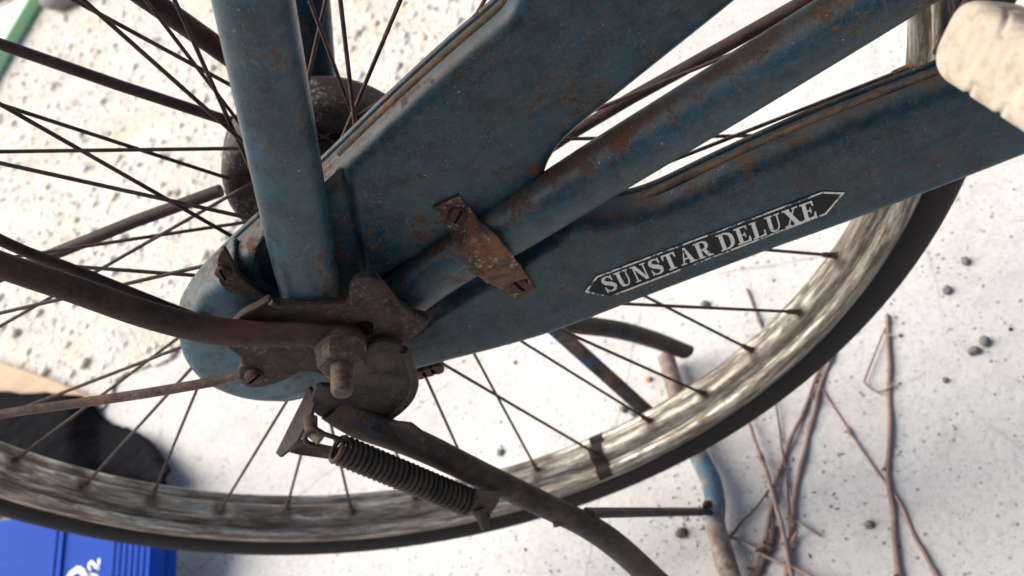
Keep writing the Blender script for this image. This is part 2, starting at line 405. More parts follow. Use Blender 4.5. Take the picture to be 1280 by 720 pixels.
def lathe(name, prof, c, mat, parent, seg=64, axis='Y', uv=False):
    """Revolve (y, r) profile about the axle."""
    V, F, U = [], [], []; n = len(prof)
    for j in range(seg+ (1 if uv else 0)):
        th = 2*math.pi*j/seg; s = 0
        for k, (y, r) in enumerate(prof):
            if k: s += math.hypot(y-prof[k-1][0], r-prof[k-1][1])
            V.append((c[0]+r*math.cos(th), c[1]+y, c[2]+r*math.sin(th))); U.append((th*.29, s))
    for j in range(seg):
        j2 = j+1 if uv else (j+1) % seg
        for k in range(n-1): F.append((j*n+k, j2*n+k, j2*n+k+1, j*n+k+1))
    return link(name, V, F, mat, parent, uvs=U if uv else None)

# ================================================================== GROUND
t = NT('concrete', .9, spec=.3)
big = t.noise(3.0, 7, .62); fine = t.noise(210, 7, .75)
c = t.mix(t.ramp(big, (.35, 0.0), (.65, 1.0)), (.46, .445, .42), (.54, .525, .50))
c = t.mix(t.math('MULTIPLY', t.ramp(t.noise(16, 9, .72, dist=.5), (.50, 0.0), (.66, 1.0)), .55), c, (.37, .355, .335))
c = t.mix(t.math('MULTIPLY', t.ramp(t.noise(1.0, 8, .72, vec=t.vec((70, 18, 1), (0, 0, R_(35)))), (.55, 0.0), (.68, 1.0)), .4), c, (.40, .38, .355))
c = t.mix(t.ramp(fine, (.34, .65), (.52, 0.0)), c, (.34, .325, .305))
def pits(scale, r0, r1, nsc, n0, n1, amt, colr, c):
    wv_ = t.vec((1, 1, 0)); v_ = t.vor(scale, vec=wv_)
    m_ = t.math('MULTIPLY', t.ramp(v_, (r0, 1.0), (r1, 0.0)), t.ramp(t.noise(nsc, 4, .7, vec=wv_), (n0, 0.0), (n1, amt)))
    return t.mix(m_, c, colr)
cv_ = t.vor(1.0, 'Distance', 'DISTANCE_TO_EDGE', vec=t.vec((2.6, 2.6, 0), (0, 0, .4), (.3, .1, 0), src=t.mix(.03, t.tc.outputs['Object'], t.noise(5, 6, .7, col=True))))
c = t.mix(t.math('MULTIPLY', t.ramp(cv_, (.0, 1.0), (.0035, 0.0)), t.ramp(t.noise(4, 3), (.48, 0.0), (.55, .55))), c, (.20, .185, .17))
c = pits(130, .14, .24, 30, .44, .58, .8, (.12, .11, .10), c)
c = pits(320, .16, .28, 55, .46, .60, .7, (.19, .175, .16), c)
c = pits(60, .05, .10, 20, .50, .60, .5, (.16, .14, .12), c)
t.base(c); t.bump(t.math('ADD', fine, t.math('MULTIPLY', t.noise(60, 8, .7), 1.3)), .55, .0016); M['concrete'] = t.m
S = 90
ground = link('concrete_ground', [(-S, -S, GZ), (S, -S, GZ), (S, S, GZ), (-S, S, GZ)], [(0, 1, 2, 3)], M['concrete'], smooth=False)
tag(ground, kind='structure')

t = NT('pebble_concrete', .9, spec=.3)
dd = t.vor(150); dd2 = t.noise(60, 9, .75)
c = t.mix(t.ramp(t.noise(260, 6, .75), (.36, 0.0), (.64, 1.0)), (.40, .36, .30), (.68, .655, .61))
c = t.mix(t.math('MULTIPLY', t.ramp(t.noise(9, 7, .65), (.48, 0.0), (.66, 1.0)), .7), c, (.50, .42, .31))
c = t.mix(t.math('MULTIPLY', t.ramp(t.noise(14, 7, .7, vec=t.vec(loc=(4, 4, 0))), (.52, 0.0), (.66, 1.0)), .6), c, (.40, .40, .41))
c = t.mix(t.ramp(dd2, (.36, .8), (.44, 0.0)), c, (.16, .14, .12))
dd = t.math('SUBTRACT', dd, dd2)
t.base(c); t.bump(t.math('SUBTRACT', 1.0, dd), .8, .004); M['aggregate'] = t.m
edge = [(640, -160), (632, 20), (560, 130), (400, 270), (290, 360), (236, 425), (205, 455), (178, 463), (154, 472), (143, 492), (128, 512), (100, 545), (60, 600), (-60, 690)]
eg = [gp(u, v) for u, v in edge]
eg = [Vector((p.x+random.uniform(-.004, .004), p.y+random.uniform(-.004, .004), 0)) for p in [Vector(q) for q in spline([tuple(q) for q in eg], 5)]]
far = [(-9, .2, 0), (-9, 9, 0), (3, 9, 0)]
poly = [(p.x, p.y) for p in eg]+[(x, y) for x, y, _ in far]
gb = link('gravel_ground', [(x, y, GZ+.004) for x, y in poly], [tuple(range(len(poly)))], M['aggregate'], smooth=False)
tag(gb, kind='structure')

ico = bmesh.new(); bmesh.ops.create_icosphere(ico, subdivisions=1, radius=1)
IV = np.array([v.co[:] for v in ico.verts]); IF = np.array([[v.index for v in f.verts] for f in ico.faces]); ico.free()
def stones(name, X, Y, Rr, mat, zf=.02):
    n = len(X); k = len(IV)
    V = np.empty((n, k, 3)); sq = rng.uniform(.6, 1.25, (n, 3)); ang = rng.uniform(0, 6.28, n)
    J = IV[None]*(1+rng.uniform(-.22, .22, (n, k, 1)))*sq[:, None]
    ca, sa = np.cos(ang)[:, None], np.sin(ang)[:, None]
    V[:, :, 0] = (J[:, :, 0]*ca-J[:, :, 1]*sa)*Rr[:, None]+X[:, None]
    V[:, :, 1] = (J[:, :, 0]*sa+J[:, :, 1]*ca)*Rr[:, None]+Y[:, None]
    V[:, :, 2] = J[:, :, 2]*Rr[:, None]*.55+GZ+.004+Rr[:, None]*(zf+rng.uniform(-.2, .25, n)[:, None])
    Fa = (IF[None]+(np.arange(n)*k)[:, None, None]).reshape(-1, 3)
    me = bpy.data.meshes.new(name)
    me.vertices.add(n*k); me.vertices.foreach_set('co', V.reshape(-1))
    me.loops.add(Fa.size); me.loops.foreach_set('vertex_index', Fa.reshape(-1).astype(np.int32))
    me.polygons.add(len(Fa)); me.polygons.foreach_set('loop_start', np.arange(0, Fa.size, 3, dtype=np.int32))
    me.polygons.foreach_set('loop_total', np.full(len(Fa), 3, np.int32))
    me.polygons.foreach_set('use_smooth', np.ones(len(Fa), bool)); me.update(calc_edges=True)
    at_ = me.attributes.new('tone', 'FLOAT', 'POINT'); at_.data.foreach_set('value', np.repeat(rng.random(n), k).astype(np.float32))
    me.materials.append(mat); o = bpy.data.objects.new(name, me); COL.objects.link(o); return o
t = NT('pebble', .8, spec=.35)
c = t.ramp(t.attr('tone'), (0.0, (.22, .20, .19)), (.05, (.40, .36, .30)), (.2, (.58, .51, .41)), (.5, (.66, .61, .53)), (.75, (.73, .70, .64)), (1.0, (.80, .78, .75)))
c = t.mix(t.ramp(t.noise(300, 5, .7), (.4, 0.0), (.7, .4)), c, (.30, .26, .2))
t.base(c); t.bump(t.noise(500, 4, .6), .3, .0006); M['pebble'] = t.m
N = 15000
X = rng.uniform(-1.7, .05, N); Y = rng.uniform(.28, 2.3, N); k = inside(X, Y, poly); X, Y = X[k], Y[k]
g = stones('gravel', X, Y, np.clip(.0028*np.exp(rng.normal(0, .55, len(X))), .0012, .0105), M['pebble'])
tag(g, 'small washed pebbles set in the rough gravel concrete behind the wheel', 'gravel', kind='stuff')

t = NT('grit', .9); t.base(t.ramp(t.attr('tone'), (0.0, (.05, .045, .04)), (.55, (.16, .145, .13)), (.8, (.30, .22, .16)), (1.0, (.45, .43, .40)))); M['grit'] = t.m
N = 5200
X = rng.uniform(-.55, .75, N); Y = rng.uniform(-.3, .75, N)
dp = gp(862, 640); clump = np.array([noise.noise(Vector((a_*7, b_*7, 2.0)))+1.2*math.exp(-((a_-dp.x)**2+(b_-dp.y)**2)/.045**2) for a_, b_ in zip(X, Y)]); k = (clump > rng.uniform(-.25, 1.1, N)) & ~inside(X, Y, poly); X, Y = X[k], Y[k]
g = stones('grit', X, Y, .0004+.0013*rng.random(len(X))**3, M['grit'], .3); g.location.z = -.004
tag(g, 'loose dark grit scattered over the smooth white concrete', 'grit', kind='stuff')

# ================================================================== BICYCLE
bike = empty('bicycle', (0, 0, GZ))
tag(bike, 'old rusty dark blue bicycle with SUNSTAR DELUXE on its chain case, up on its stand', 'bicycle')

# ---- rear wheel
wheel = empty('rear_wheel', (0, 0, 0), bike)
prof = RIM_PROF
lathe('rim', prof, (0, 0, 0), M['rim'], wheel, 200, uv=True)
tp = []
for k in range(25):
    th = R_(-128+256*k/24); q_ = 1+.022*math.cos(k*math.pi)*(1 if 5 < k < 19 else .4); tp.append((.0183*q_*math.sin(th), .3155+.0165*q_*math.cos(th)))
lathe('tyre', tp, (0, 0, 0), M['tyre'], wheel, 160, uv=True)
lathe('hub', [(-.034, .005), (-.034, .0205), (-.031, .0215), (-.029, .0205), (-.027, .014), (-.01, .0115), (.012, .0125), (.024, .017), (.026, .026), (.029, .026), (.031, .02), (.031, .005)], (0, 0, 0), M['plate_rust'], wheel, 40)
def spoke_pts(k):
    sd = -1 if k % 2 == 0 else 1; i = k//2
    tr = PH+2*math.pi*k/40
    rr, rh, yh = .2895, (.019 if sd < 0 else .0235), (-.031 if sd < 0 else .0275)
    d = 1 if i % 2 == 0 else -1
    thh = tr+d*R_(72)
    yo = yh+(.0016 if d > 0 else -.0016)
    return Vector((rh*math.cos(thh), yo, rh*math.sin(thh))), Vector((rr*math.cos(tr), sd*.0022, rr*math.sin(tr)))
for k in range(40):
    h, r = spoke_pts(k); dv = (r-h).normalized()
    tube('spoke', [h, h+(r-h)*.5, r], .00095, M['spoke_rust'], wheel, side=Vector((0, 1, .01)), seg=8)
    rad = Vector((r.x, 0, r.z)).normalized()
    tube('nipple', [r-dv*.009, r-dv*.0015, r-dv*.001, r+dv*.001], [.0016, .0019, .0026, .0030], M['bolt_rust'], wheel, side=Vector((0, 1, .01)), seg=10)
# dark rubber band round the rim (reflector tape)
bth = math.atan2(at(741, 560, 0).z, at(741, 560, 0).x)
V, F = [], []; bp = [(y, r-.0007) for y, r in prof[2:22]]
for j in range(4):
    th = bth+(j-1.5)*.0115
    for y, r in bp: V.append((r*math.cos(th), y, r*math.sin(th)))
n = len(bp)
for j in range(3):
    for k in range(n-1): F.append((j*n+k, (j+1)*n+k, (j+1)*n+k+1, j*n+k+1))
link('rim_band', V, F, M['tyre'], wheel, uvs=[(0, 0)]*len(V))

# ---- rear band brake drum on the far side
drum = lathe('brake_drum', [(.034, .0365), (.0345, .039), (.0335, .0435), (.0335, .0485), (.037, .0520), (.042, .0530), (.056, .0530), (.062, .050), (.063, .012)], (-.004, -.009, -.001), M['drum_rust'], bike, 72)
lathe('drum_plate', [(.0465, .006), (.0465, .020), (.045, .034), (.043, .0385), (.035, .0392)], (-.004, -.009, -.001), M['drum_face'], drum, 60)
for k in range(6):
    th = R_(20+60*k); disc_screw('rivet', Vector((.028*math.cos(th)-.004, .0365, .028*math.sin(th)-.001)), .0026, .0016, M['bolt_rust'], drum, th)

# ---- far seat stay, far stays, brake rod
p0 = at(391, 102, .078); p1 = at(372, -70, .078)
tube('seat_stay', [p0, p0.lerp(p1, .5), p1], [.0125, .0130, .0130], M['paint'], bike, rb=[.0078]*3, seg=20, power=2.4)
tube('mudguard_stay', [at(300, 156, .066), at(150, 107, .072), at(0, 55, .078), at(-260, -28, .085)], .0030, M['stay_rust'], bike, seg=12)
tube('carrier_stay', [at(298, 78, .076), at(235, 33, .076), at(170, -12, .076), at(60, -80, .076)], .0056, M['stay_rust'], bike, seg=14)
tube('mudguard_stay', [at(276, 238, .056), at(168, 277, .058), at(56, 322, .06), at(-200, 430, .06)], .0036, M['stay_rust'], bike, seg=12)
tube('brake_rod', [at(660, 204, .040), at(705, 173, .040), at(790, 122, .038), at(940, 39, .034), at(1015, -3, .032), at(1130, -68, .03)], [.0028, .0031, .0033, .0036, .0037, .0037], M['stay_rust'], bike, seg=12)

# ---- chain case
YF, YB = -.0585, -.0400
case_px = [(690, -75), (625, -5), (560, 52), (488, 118), (424, 180), (375, 226), (325, 268), (282, 308), (248, 345), (231, 384), (236, 428), (262, 470),
           (305, 496), (360, 502), (415, 488), (470, 476), (512, 464), (560, 451), (630, 433), (700, 412), (820, 366), (950, 317), (1110, 259), (1290, 190), (1420, 140),
           (1400, -20), (1290, 30), (1186, 72), (1090, 109), (1000, 145), (900, 190), (808, 233), (752, 244), (704, 266), (678, 272), (664, 268), (664, 252), (674, 234), (683, 214), (689, 200), (702, 181), (725, 158), (765, 126), (830, 74), (925, -2), (1010, -75)]
def edge_plane(i):
    if i <= 9 or 25 <= i <= 32: return YB-.0005
    if i == 10: return YB-.005
    if i in (11, 33): return YB-.010
    return YF+.003
case_px_n = len(case_px)
def case_outline(px): return [tuple(q) for q in spline([xz(u, v, edge_plane(i)) for i, (u, v) in enumerate(px)], 6, True)]
def pxpoly(px, y, n=6): return np.array([tuple(q) for q in spline([xz(u, v, y) for u, v in px], n, True)])
REC = pxpoly([(428, 212), (438, 228), (446, 262), (453, 300), (460, 345), (462, 385), (440, 420), (380, 420), (340, 395), (322, 362), (318, 325), (328, 292), (350, 262), (390, 228)], YF)
CHN = pxpoly([(462, 400), (470, 352), (520, 322), (570, 292), (615, 265), (655, 243), (690, 222), (720, 240), (735, 262), (700, 300), (664, 322), (600, 362), (545, 396), (505, 420)], YF)
def case_relief(x, z):
    Q = np.stack([x, z], 1)
    d1 = segdist(Q, REC)*np.where(inside(x, z, REC), 1, -1); d2 = segdist(Q, CHN)*np.where(inside(x, z, CHN), 1, -1)
    h = -.0042*sstep(d1, -.0008, .0030)+.0019*np.exp(-((d1+.0022)/.0018)**2)
    h2 = -.0075*sstep(d2, -.0012, .0030)
    dent = np.array([noise.noise(Vector((a_*38, 0, b_*38))) for a_, b_ in zip(x, z)])*.0002
    return np.minimum(h, h2)+dent
case = pressed('chain_case', case_outline(case_px), YB, YF, .0066, M['paint'], bike, lip=.0014, relief=case_relief, crown=.0012)
# rusty rolled seams along the upper edges of both arms
def seam(name, px, y, r, dz=0.0):
    tube(name, [Vector((q.x, y, q.z)) for q in [at(u, v, YB-.0005) for u, v in px]], r, M['bead_rust'], case, seg=12, n=6)
seam('seam', [(690, -72), (628, -4), (562, 54), (490, 120), (426, 182)], -.0462, .0024)
seam('seam', [(1290, 33), (1188, 74), (1092, 111), (1002, 147), (902, 192), (807, 236), (735, 278)], -.0462, .0022)
# end cap of the case round the hub
cap_px = [(279, 318), (252, 340), (233, 366), (225, 388), (231, 418), (246, 450), (270, 477), (306, 497), (345, 503), (382, 496), (408, 480), (420, 440), (400, 400), (352, 377), (322, 358), (300, 346), (291, 332)]
capy = [-.047]*5+[-.051, -.056, -.060]+[-.0615]*9
cap = pressed('case_cap', [tuple(q) for q in spline([xz(u, v, y) for (u, v), y in zip(cap_px, capy)], 5, True)], -.045, -.0640, .0070, M['paint_cap'], bike, d=.001, lip=.0006, crown=.001)
tabp = [(272, 324), (280, 312), (290, 328), (300, 346), (322, 362), (345, 376), (340, 380), (310, 372), (288, 366), (274, 352)]
tab = plate('cap_tab', [xz(u, v, -.066) for u, v in tabp], -.0630, -.0662, M['plate_rust'], cap, .0005, curve=3)
disc_screw('screw', at(279, 339, -.0662), .0036, .0024, M['screw_rust'], tab, R_(70))
# chain, just showing under the case
ch = empty('chain', at(535, 462, -.048), bike)
for k in range(3):
    p = at(524+k*11, 460-k*3.2, -.047)
    tube('roller', [p+Vector((0, -.005, 0)), p+Vector((0, .005, 0))], .0036, M['screw_rust'], ch, side=Vector((0, 0, 1)), seg=12)

# ---- decal on the lower arm
t = NT('decal_black', .55); w = t.noise(120, 7, .7)
t.base(t.mix(t.ramp(w, (.5, 0.0), (.75, .6)), (.008, .0075, .007), (.032, .028, .024))); t.b.inputs['Specular IOR Level'].default_value = .15; M['decal_black'] = t.m
def print_mat(name, lo, hi):
    t = NT(name, .6); w = t.noise(260, 8, .75); w2 = t.noise(60, 5, .6)
    f = t.ramp(t.math('ADD', t.math('MULTIPLY', w, .6), t.math('MULTIPLY', w2, .4)), (lo, 0.0), (hi, 1.0))
    t.base(t.mix(f, t.mix(t.noise(300), (.44, .43, .40), (.58, .57, .54)), (.030, .027, .025))); return t.m
M['print'] = print_mat('worn_print', .555, .585); M['print_edge'] = print_mat('worn_border_print', .500, .53)
YD = YF-.00146
hexp = [(730, 365), (745, 345), (1028, 239), (1057, 240), (1033, 268), (762, 372)]
H = [xz(u, v, YD) for u, v in hexp]
decal = link('decal', [(x, YD, z) for x, z in H], [tuple(range(6))], M['decal_black'], case, smooth=False)
bl, br, tl = Vector(xz(759, 367, YD)), Vector(xz(1024, 270.5, YD)), Vector(xz(752, 344.5, YD))
e1 = (br-bl); W = e1.length; e1.normalize(); e2 = Vector((-e1.y, e1.x)); HT = (tl-bl).dot(e2)*.86; bl = bl+e2*.0005
LV, LF = [], []; cnt = [0]
def addpoly(pts):
    cnt[0] += 1; y = YD-.0001-.00001*(cnt[0] % 12); o = len(LV)
    LV.extend((q.x, y, q.y) for q in pts); LF.append(tuple(range(o, o+len(pts))))
def rect(x0, y0, x1, y1): return [(x0, y0), (x1, y0), (x1, y1), (x0, y1)]
def ribbon(pts, wd, n=8):
    L = len(pts); q = spline(pts, n); w_ = np.interp(np.linspace(0, L-1, len(q)), range(L), wd); out = []
    Q = np.array(q); T = np.gradient(Q, axis=0); T /= np.linalg.norm(T, axis=1)[:, None]; Nn = np.stack([-T[:, 1], T[:, 0]], 1)
    A, B = Q+Nn*w_[:, None]/2, Q-Nn*w_[:, None]/2
    return [[tuple(A[i]), tuple(A[i+1]), tuple(B[i+1]), tuple(B[i])] for i in range(len(q)-1)]
sf = .075
GL = {
 'S': (.80, ribbon([(.66, .74), (.56, .91), (.38, .955), (.19, .88), (.15, .72), (.28, .58), (.50, .47), (.66, .33), (.64, .15), (.44, .045), (.24, .08), (.10, .26)], [.05, .08, .09, .17, .22, .25, .26, .24, .18, .09, .08, .05])
       +[rect(.62, .66, .70, 1.0), rect(.06, 0, .14, .36)]),
 'U': (.98, [rect(.14, .32, .36, 1), rect(.70, .32, .78, 1), rect(.02, 1-sf, .48, 1), rect(.58, 1-sf, .90, 1)]+ribbon([(.25, .33), (.28, .15), (.45, .05), (.64, .12), (.74, .33)], [.22, .20, .10, .08, .08])),
 'N': (1.02, [rect(.14, 0, .22, 1), rect(.76, 0, .84, 1), [(.10, 1), (.36, 1), (.84, 0), (.66, 0)], rect(.02, 0, .34, sf), rect(.64, 1-sf, .96, 1), rect(.02, 1-sf, .2, 1)]),
 'T': (.92, [rect(.33, 0, .56, 1), rect(.04, 1-.09, .85, 1), [(.04, 1), (.04, .68), (.10, .68), (.18, .93)], [(.85, 1), (.85, .68), (.79, .68), (.71, .93)], rect(.20, 0, .69, sf)]),
 'A': (.98, [[(.12, 0), (.21, 0), (.47, .94), (.40, .94)], [(.40, 1), (.54, 1), (.88, 0), (.62, 0)], rect(.22, .28, .68, .37), rect(.0, 0, .34, sf), rect(.52, 0, .97, sf)]),
 'R': (.98, [rect(.12, 0, .35, 1), rect(.0, 0, .47, sf), rect(.0, 1-sf, .40, 1), [(.42, .48), (.64, .48), (.88, 0), (.64, 0)], rect(.62, 0, .98, sf)]+ribbon([(.33, .955), (.55, .95), (.70, .86), (.73, .72), (.68, .57), (.52, .50), (.33, .49)], [.08, .09, .18, .22, .18, .09, .08])),
 'D': (1.0, [rect(.12, 0, .35, 1), rect(.0, 0, .40, sf), rect(.0, 1-sf, .40, 1)]+ribbon([(.33, .96), (.58, .93), (.78, .76), (.82, .5), (.78, .24), (.58, .07), (.33, .04)], [.08, .12, .21, .24, .21, .12, .08])),
 'E': (.88, [rect(.12, 0, .35, 1), rect(.0, 0, .8, .085), rect(.0, .915, .76, 1), rect(.33, .46, .56, .54), rect(.52, .34, .59, .66), [(.76, 1), (.76, .70), (.70, .70), (.62, .93)], [(.82, 0), (.82, .32), (.75, .32), (.66, .07)]]),
 'L': (.84, [rect(.12, 0, .35, 1), rect(.0, 0, .76, .085), rect(.0, 1-sf, .47, 1), [(.80, 0), (.80, .36), (.73, .36), (.62, .07)]]),
 'X': (1.0, [[(.10, 1), (.38, 1), (.90, 0), (.62, 0)], [(.13, 0), (.22, 0), (.80, 1), (.71, 1)], rect(.02, 1-sf, .46, 1), rect(.60, 1-sf, .94, 1), rect(.0, 0, .36, sf), rect(.54, 0, .98, sf)]),
}
txt = 'SUNSTAR DELUXE'; adv = [GL[c_][0]+.06 if c_ != ' ' else .40 for c_ in txt]; sx_ = W/sum(adv); px_ = 0
for c_, ad in zip(txt, adv):
    if c_ != ' ':
        for pg in GL[c_][1]: addpoly([bl+e1*((px_+x)*sx_)+e2*(y*HT) for x, y in pg])
    px_ += ad
link('lettering', LV, LF, M['print'], decal, smooth=False)
LV, LF = [], []
cx_ = sum((Vector(h) for h in H), Vector((0, 0)))/6
def offset_hex(d):
    a_ = np.array(H); 
    if area(a_) < 0: d = -d
    n = len(a_); out = []
    for i in range(n):
        p, q, r_ = a_[i-1], a_[i], a_[(i+1) % n]
        t1 = (q-p)/np.linalg.norm(q-p); t2 = (r_-q)/np.linalg.norm(r_-q)
        n1 = np.array([-t1[1], t1[0]]); n2 = np.array([-t2[1], t2[0]]); b_ = n1+n2; b_ /= (b_@n1)+1e-9 if abs(b_@n1) > .2 else 1
        b_ = (n1+n2)/(1+n1@n2); ln = np.linalg.norm(b_); b_ *= min(1, 2.2/ln); out.append(q+b_*d)
    return [Vector(o_) for o_ in out]
A_, B_ = offset_hex(.0002), offset_hex(.0013)
for i in range(6): addpoly([A_[i], A_[(i+1) % 6], B_[(i+1) % 6], B_[i]])
link('border_line', LV, LF, M['print_edge'], decal, smooth=False)

# ---- chain stay between the arms, seat stay and drop-out
YS = -.0610
cs = [at(492, 379, YS), at(560, 329, YS), at(650, 276, YS), at(760, 207, YS), at(900, 121, YS), at(1092, 2, YS), at(1250, -98, YS)]
tube('chain_stay', cs, [.0125, .0128, .0130, .0130, .0128, .0126, .0125], M['paint_stay'], bike, rb=[.0095, .0105, .0112, .0118, .012, .012, .012], n=6, seg=32, power=2.05)
YT = -.0665
ss = [at(392, 379, YT), at(375, 300, YT), at(352, 180, YT), at(318, 5, YT), at(298, -95, YT)]
ssv = tube('seat_stay', ss, [.0132, .0138, .0138, .0136, .0136], M['paint_tube'], bike, rb=[.0105, .0115, .0120, .0122, .0122], n=6, seg=32, power=2.05)
YP = -.0795
dpx = [(336, 376), (349, 381), (392, 381), (432, 379), (437, 362), (446, 350), (465, 346), (479, 356), (497, 378), (517, 393), (536, 399), (531, 412), (508, 428), (480, 440), (462, 470), (436, 478), (405, 470), (380, 466), (352, 478), (322, 486), (303, 482), (297, 468), (301, 450), (285, 436), (279, 420), (300, 396), (322, 384)]
drop = plate('drop_out', [xz(u, v, YP) for u, v in dpx], YP+.0045, YP, M['plate_rust'], bike, .0012, curve=4)
# turned-up flange where the chain stay is brazed in, and the step under the seat stay
tube('flange', [at(u, v, YP-.0005) for u, v in ((442, 352), (466, 348), (480, 358), (498, 380), (518, 395), (534, 400))], .0016, M['plate_rust'], drop, n=6, seg=10)
tube('flange', [at(u, v, YP-.0005) for u, v in ((338, 378), (350, 383), (392, 383), (433, 381))], .0014, M['plate_rust'], drop, n=4, seg=10)
V, F = sweep([at(446, 409, YP-.0004), at(456, 411, YP-.0004), at(466, 411, YP-.0004)], [.0034, .0050, .0034], [.0012]*3, seg=16)
link('axle_slot_shade', V, F, M['dark'], drop)  # plate has no hole here: dark lens coloured as the slot's shade
boss = disc_screw('screw', at(318, 468, YP-.0002), .0044, .0030, M['screw_rust'], drop, R_(15))

# ---- strap clamp over the chain stay
st = [((557, 249), -.0592), ((573, 270), -.0598), ((583, 286), -.0640), ((595, 304), -.0715), ((612, 324), -.0735), ((630, 341), -.0690), ((645, 353), -.0605), ((655, 366), -.0592)]
wid = [.0062, .0070, .0072, .0098, .0102, .0085, .0066, .0062]
C_ = [at(u, v, y) for (u, v), y in st]; Cq = [Vector(q) for q in spline(C_, 6)]; wq = np.interp(np.linspace(0, 7, len(Cq)), range(8), wid)
V, F = [], []; ax = (C_[-1]-C_[0]).normalized(); ax.y = 0; wd = Vector((0, 1, 0)).cross(ax).normalized()
for i, c_ in enumerate(Cq):
    tg = (Cq[min(i+1, len(Cq)-1)]-Cq[max(i-1, 0)]).normalized(); nn = tg.cross(wd).normalized()
    if nn.y > 0: nn = -nn
    for sy in (0, .0017):
        for sx2 in (-1, -.5, 0, .5, 1): V.append(c_+wd*(sx2*wq[i]*(.98+.05*noise.noise(c_*260)))+nn*sy)
for i in range(len(Cq)-1):
    for j in range(4):
        F.append((i*10+j, i*10+j+1, (i+1)*10+j+1, (i+1)*10+j)); F.append((i*10+5+j, (i+1)*10+5+j, (i+1)*10+6+j, i*10+6+j))
    F.append((i*10, (i+1)*10, (i+1)*10+5, i*10+5)); F.append((i*10+4, i*10+9, (i+1)*10+9, (i+1)*10+4))
for i in (0, len(Cq)-1):
    F.append(tuple(i*10+q for q in (0, 1, 2, 3, 4, 9, 8, 7, 6, 5)))
strap = link('clamp_strap', V, F, M['strap_rust'], bike); split_edges(strap, 40)
disc_screw('screw', at(572, 267, -.0612), .0042, .0026, M['screw_rust'], strap, R_(35))
disc_screw('screw', at(648, 353, -.0622), .0044, .0028, M['screw_rust'], strap, R_(95))

# ---- carrier stay, mudguard stay, axle and nut
YC = -.0845
tube('carrier_stay', [at(u, v, YC) for u, v in ((-150, 275), (0, 331), (90, 361), (180, 392), (260, 412), (330, 418), (385, 418), (424, 428))],
     [.0052, .0054, .0057, .0061, .0066, .0066, .0070, .0100], M['stay_rust'], bike, rb=[.0050, .0052, .0055, .0058, .0058, .005, .0032, .0022], n=6, seg=18, side=Vector((0, 1, 0)))
tube('carrier_stay', [at(u, v, -.066) for u, v in ((-150, 215), (0, 300), (110, 344), (200, 380), (262, 404))], [.0024]*5, M['stay_rust'], bike, n=4, seg=12)
lathe('stay_eye', [(-.0872, .006), (-.0874, .0105), (-.0865, .0116), (-.0825, .0120), (-.0825, .006)], (.0042, 0, .0004), M['stay_rust'], bike, 32)
tube('mudguard_stay', [at(u, v, -.086) for u, v in ((-140, 545), (0, 518), (90, 505), (180, 492), (262, 478), (302, 470))], [.0020, .0021, .0022, .0023, .0023, .0020], M['thin_rust'], bike, n=5, seg=14)
nut = empty('axle_nut', (0, -.083, 0), bike); NX = .0042
hexr = .0108; V, F = [], []
for y, rr in ((-.0880, hexr), (-.0885, hexr), (-.0962, hexr), (-.0970, hexr*.90)):
    for j in range(6): th = R_(60*j+22); V.append((NX+rr*math.cos(th), y, rr*math.sin(th)))
for k in range(3):
    for j in range(6): F.append((k*6+j, k*6+(j+1) % 6, (k+1)*6+(j+1) % 6, (k+1)*6+j))
F += [tuple(range(6))[::-1], tuple(range(18, 24))]
link('hex_nut', V, F, M['bolt_rust'], nut, smooth=False)
lathe('washer', [(-.0868, .0055), (-.0868, .0110), (-.0880, .0112), (-.0882, .0055)], (NX, 0, 0), M['bolt_rust'], nut, 40)
ap = []
y = -.09
while y > -.1100: ap += [(y, .0049), (y-.0006, .0042)]; y -= .0012
ap += [(-.1108, .0043), (-.1114, .0034), (-.1115, .0001)]
lathe('axle', ap, (NX, 0, 0), M['bolt_rust'], nut, 24)

# ---- rear stand
stand = empty('rear_stand', (0, 0, 0), bike)
YK = -.0835
bpx = [(462, 430), (492, 426), (505, 436), (513, 455), (519, 476), (515, 494), (503, 508), (489, 520), (474, 528), (440, 524), (402, 520), (390, 506), (396, 482), (425, 478)]
brk = plate('bracket', [xz(u, v, YK) for u, v in bpx], YK+.002, YK-.0012, M['stand_rust'], stand, .0009, curve=4)
tube('bracket_rim', [at(u, v, YK-.0008) for u, v in ((505, 437), (513, 456), (518, 477), (514, 494), (502, 509), (488, 520))], .0021, M['stand_rust'], brk, n=5, seg=10)
# outward-turned flange on the left: its edge faces the viewer
a0, a1 = at(393, 482, -.0785), at(402, 525, -.0785)
f0, f1, f2 = at(386, 500, -.088), at(349, 568, -.104), at(362, 566, -.100)
def slab(name, pts, th, mat, parent, nrm=None, bev=.0008):
    pts = [Vector(p) for p in pts]; nn = nrm or (pts[1]-pts[0]).cross(pts[2]-pts[0]).normalized(); n = len(pts)
    V = [p-nn*th/2 for p in pts]+[p+nn*th/2 for p in pts]
    F = [tuple(range(n))[::-1], tuple(range(n, 2*n))]+[(i, (i+1) % n, n+(i+1) % n, n+i) for i in range(n)]
    o = link(name, V, F, mat, parent, smooth=False)
    if bev: b = o.modifiers.new('soft', 'BEVEL'); b.width = bev; b.segments = 2; b.limit_method = 'ANGLE'; b.angle_limit = R_(40)
    return o
slab('bracket_flange', [at(388, 482, -.077), at(346, 566, -.090), at(352, 572, -.0935), at(372, 556, -.0935), at(388, 524, -.090), at(398, 500, -.084)], .0024, M['stand_rust'], stand)
slab('stop_plate', [at(352, 562, -.0865), at(372, 548, -.0835), at(404, 556, -.0835), at(450, 566, -.0835), at(452, 574, -.0865), at(410, 573, -.088), at(374, 568, -.088)], .0022, M['thin_rust'], stand)
slab('stop_tab', [at(486, 526, -.0900), at(514, 529, -.0940), at(543, 551, -.0980), at(531, 558, -.0988), at(503, 552, -.0975)], .0024, M['stand_rust'], stand)
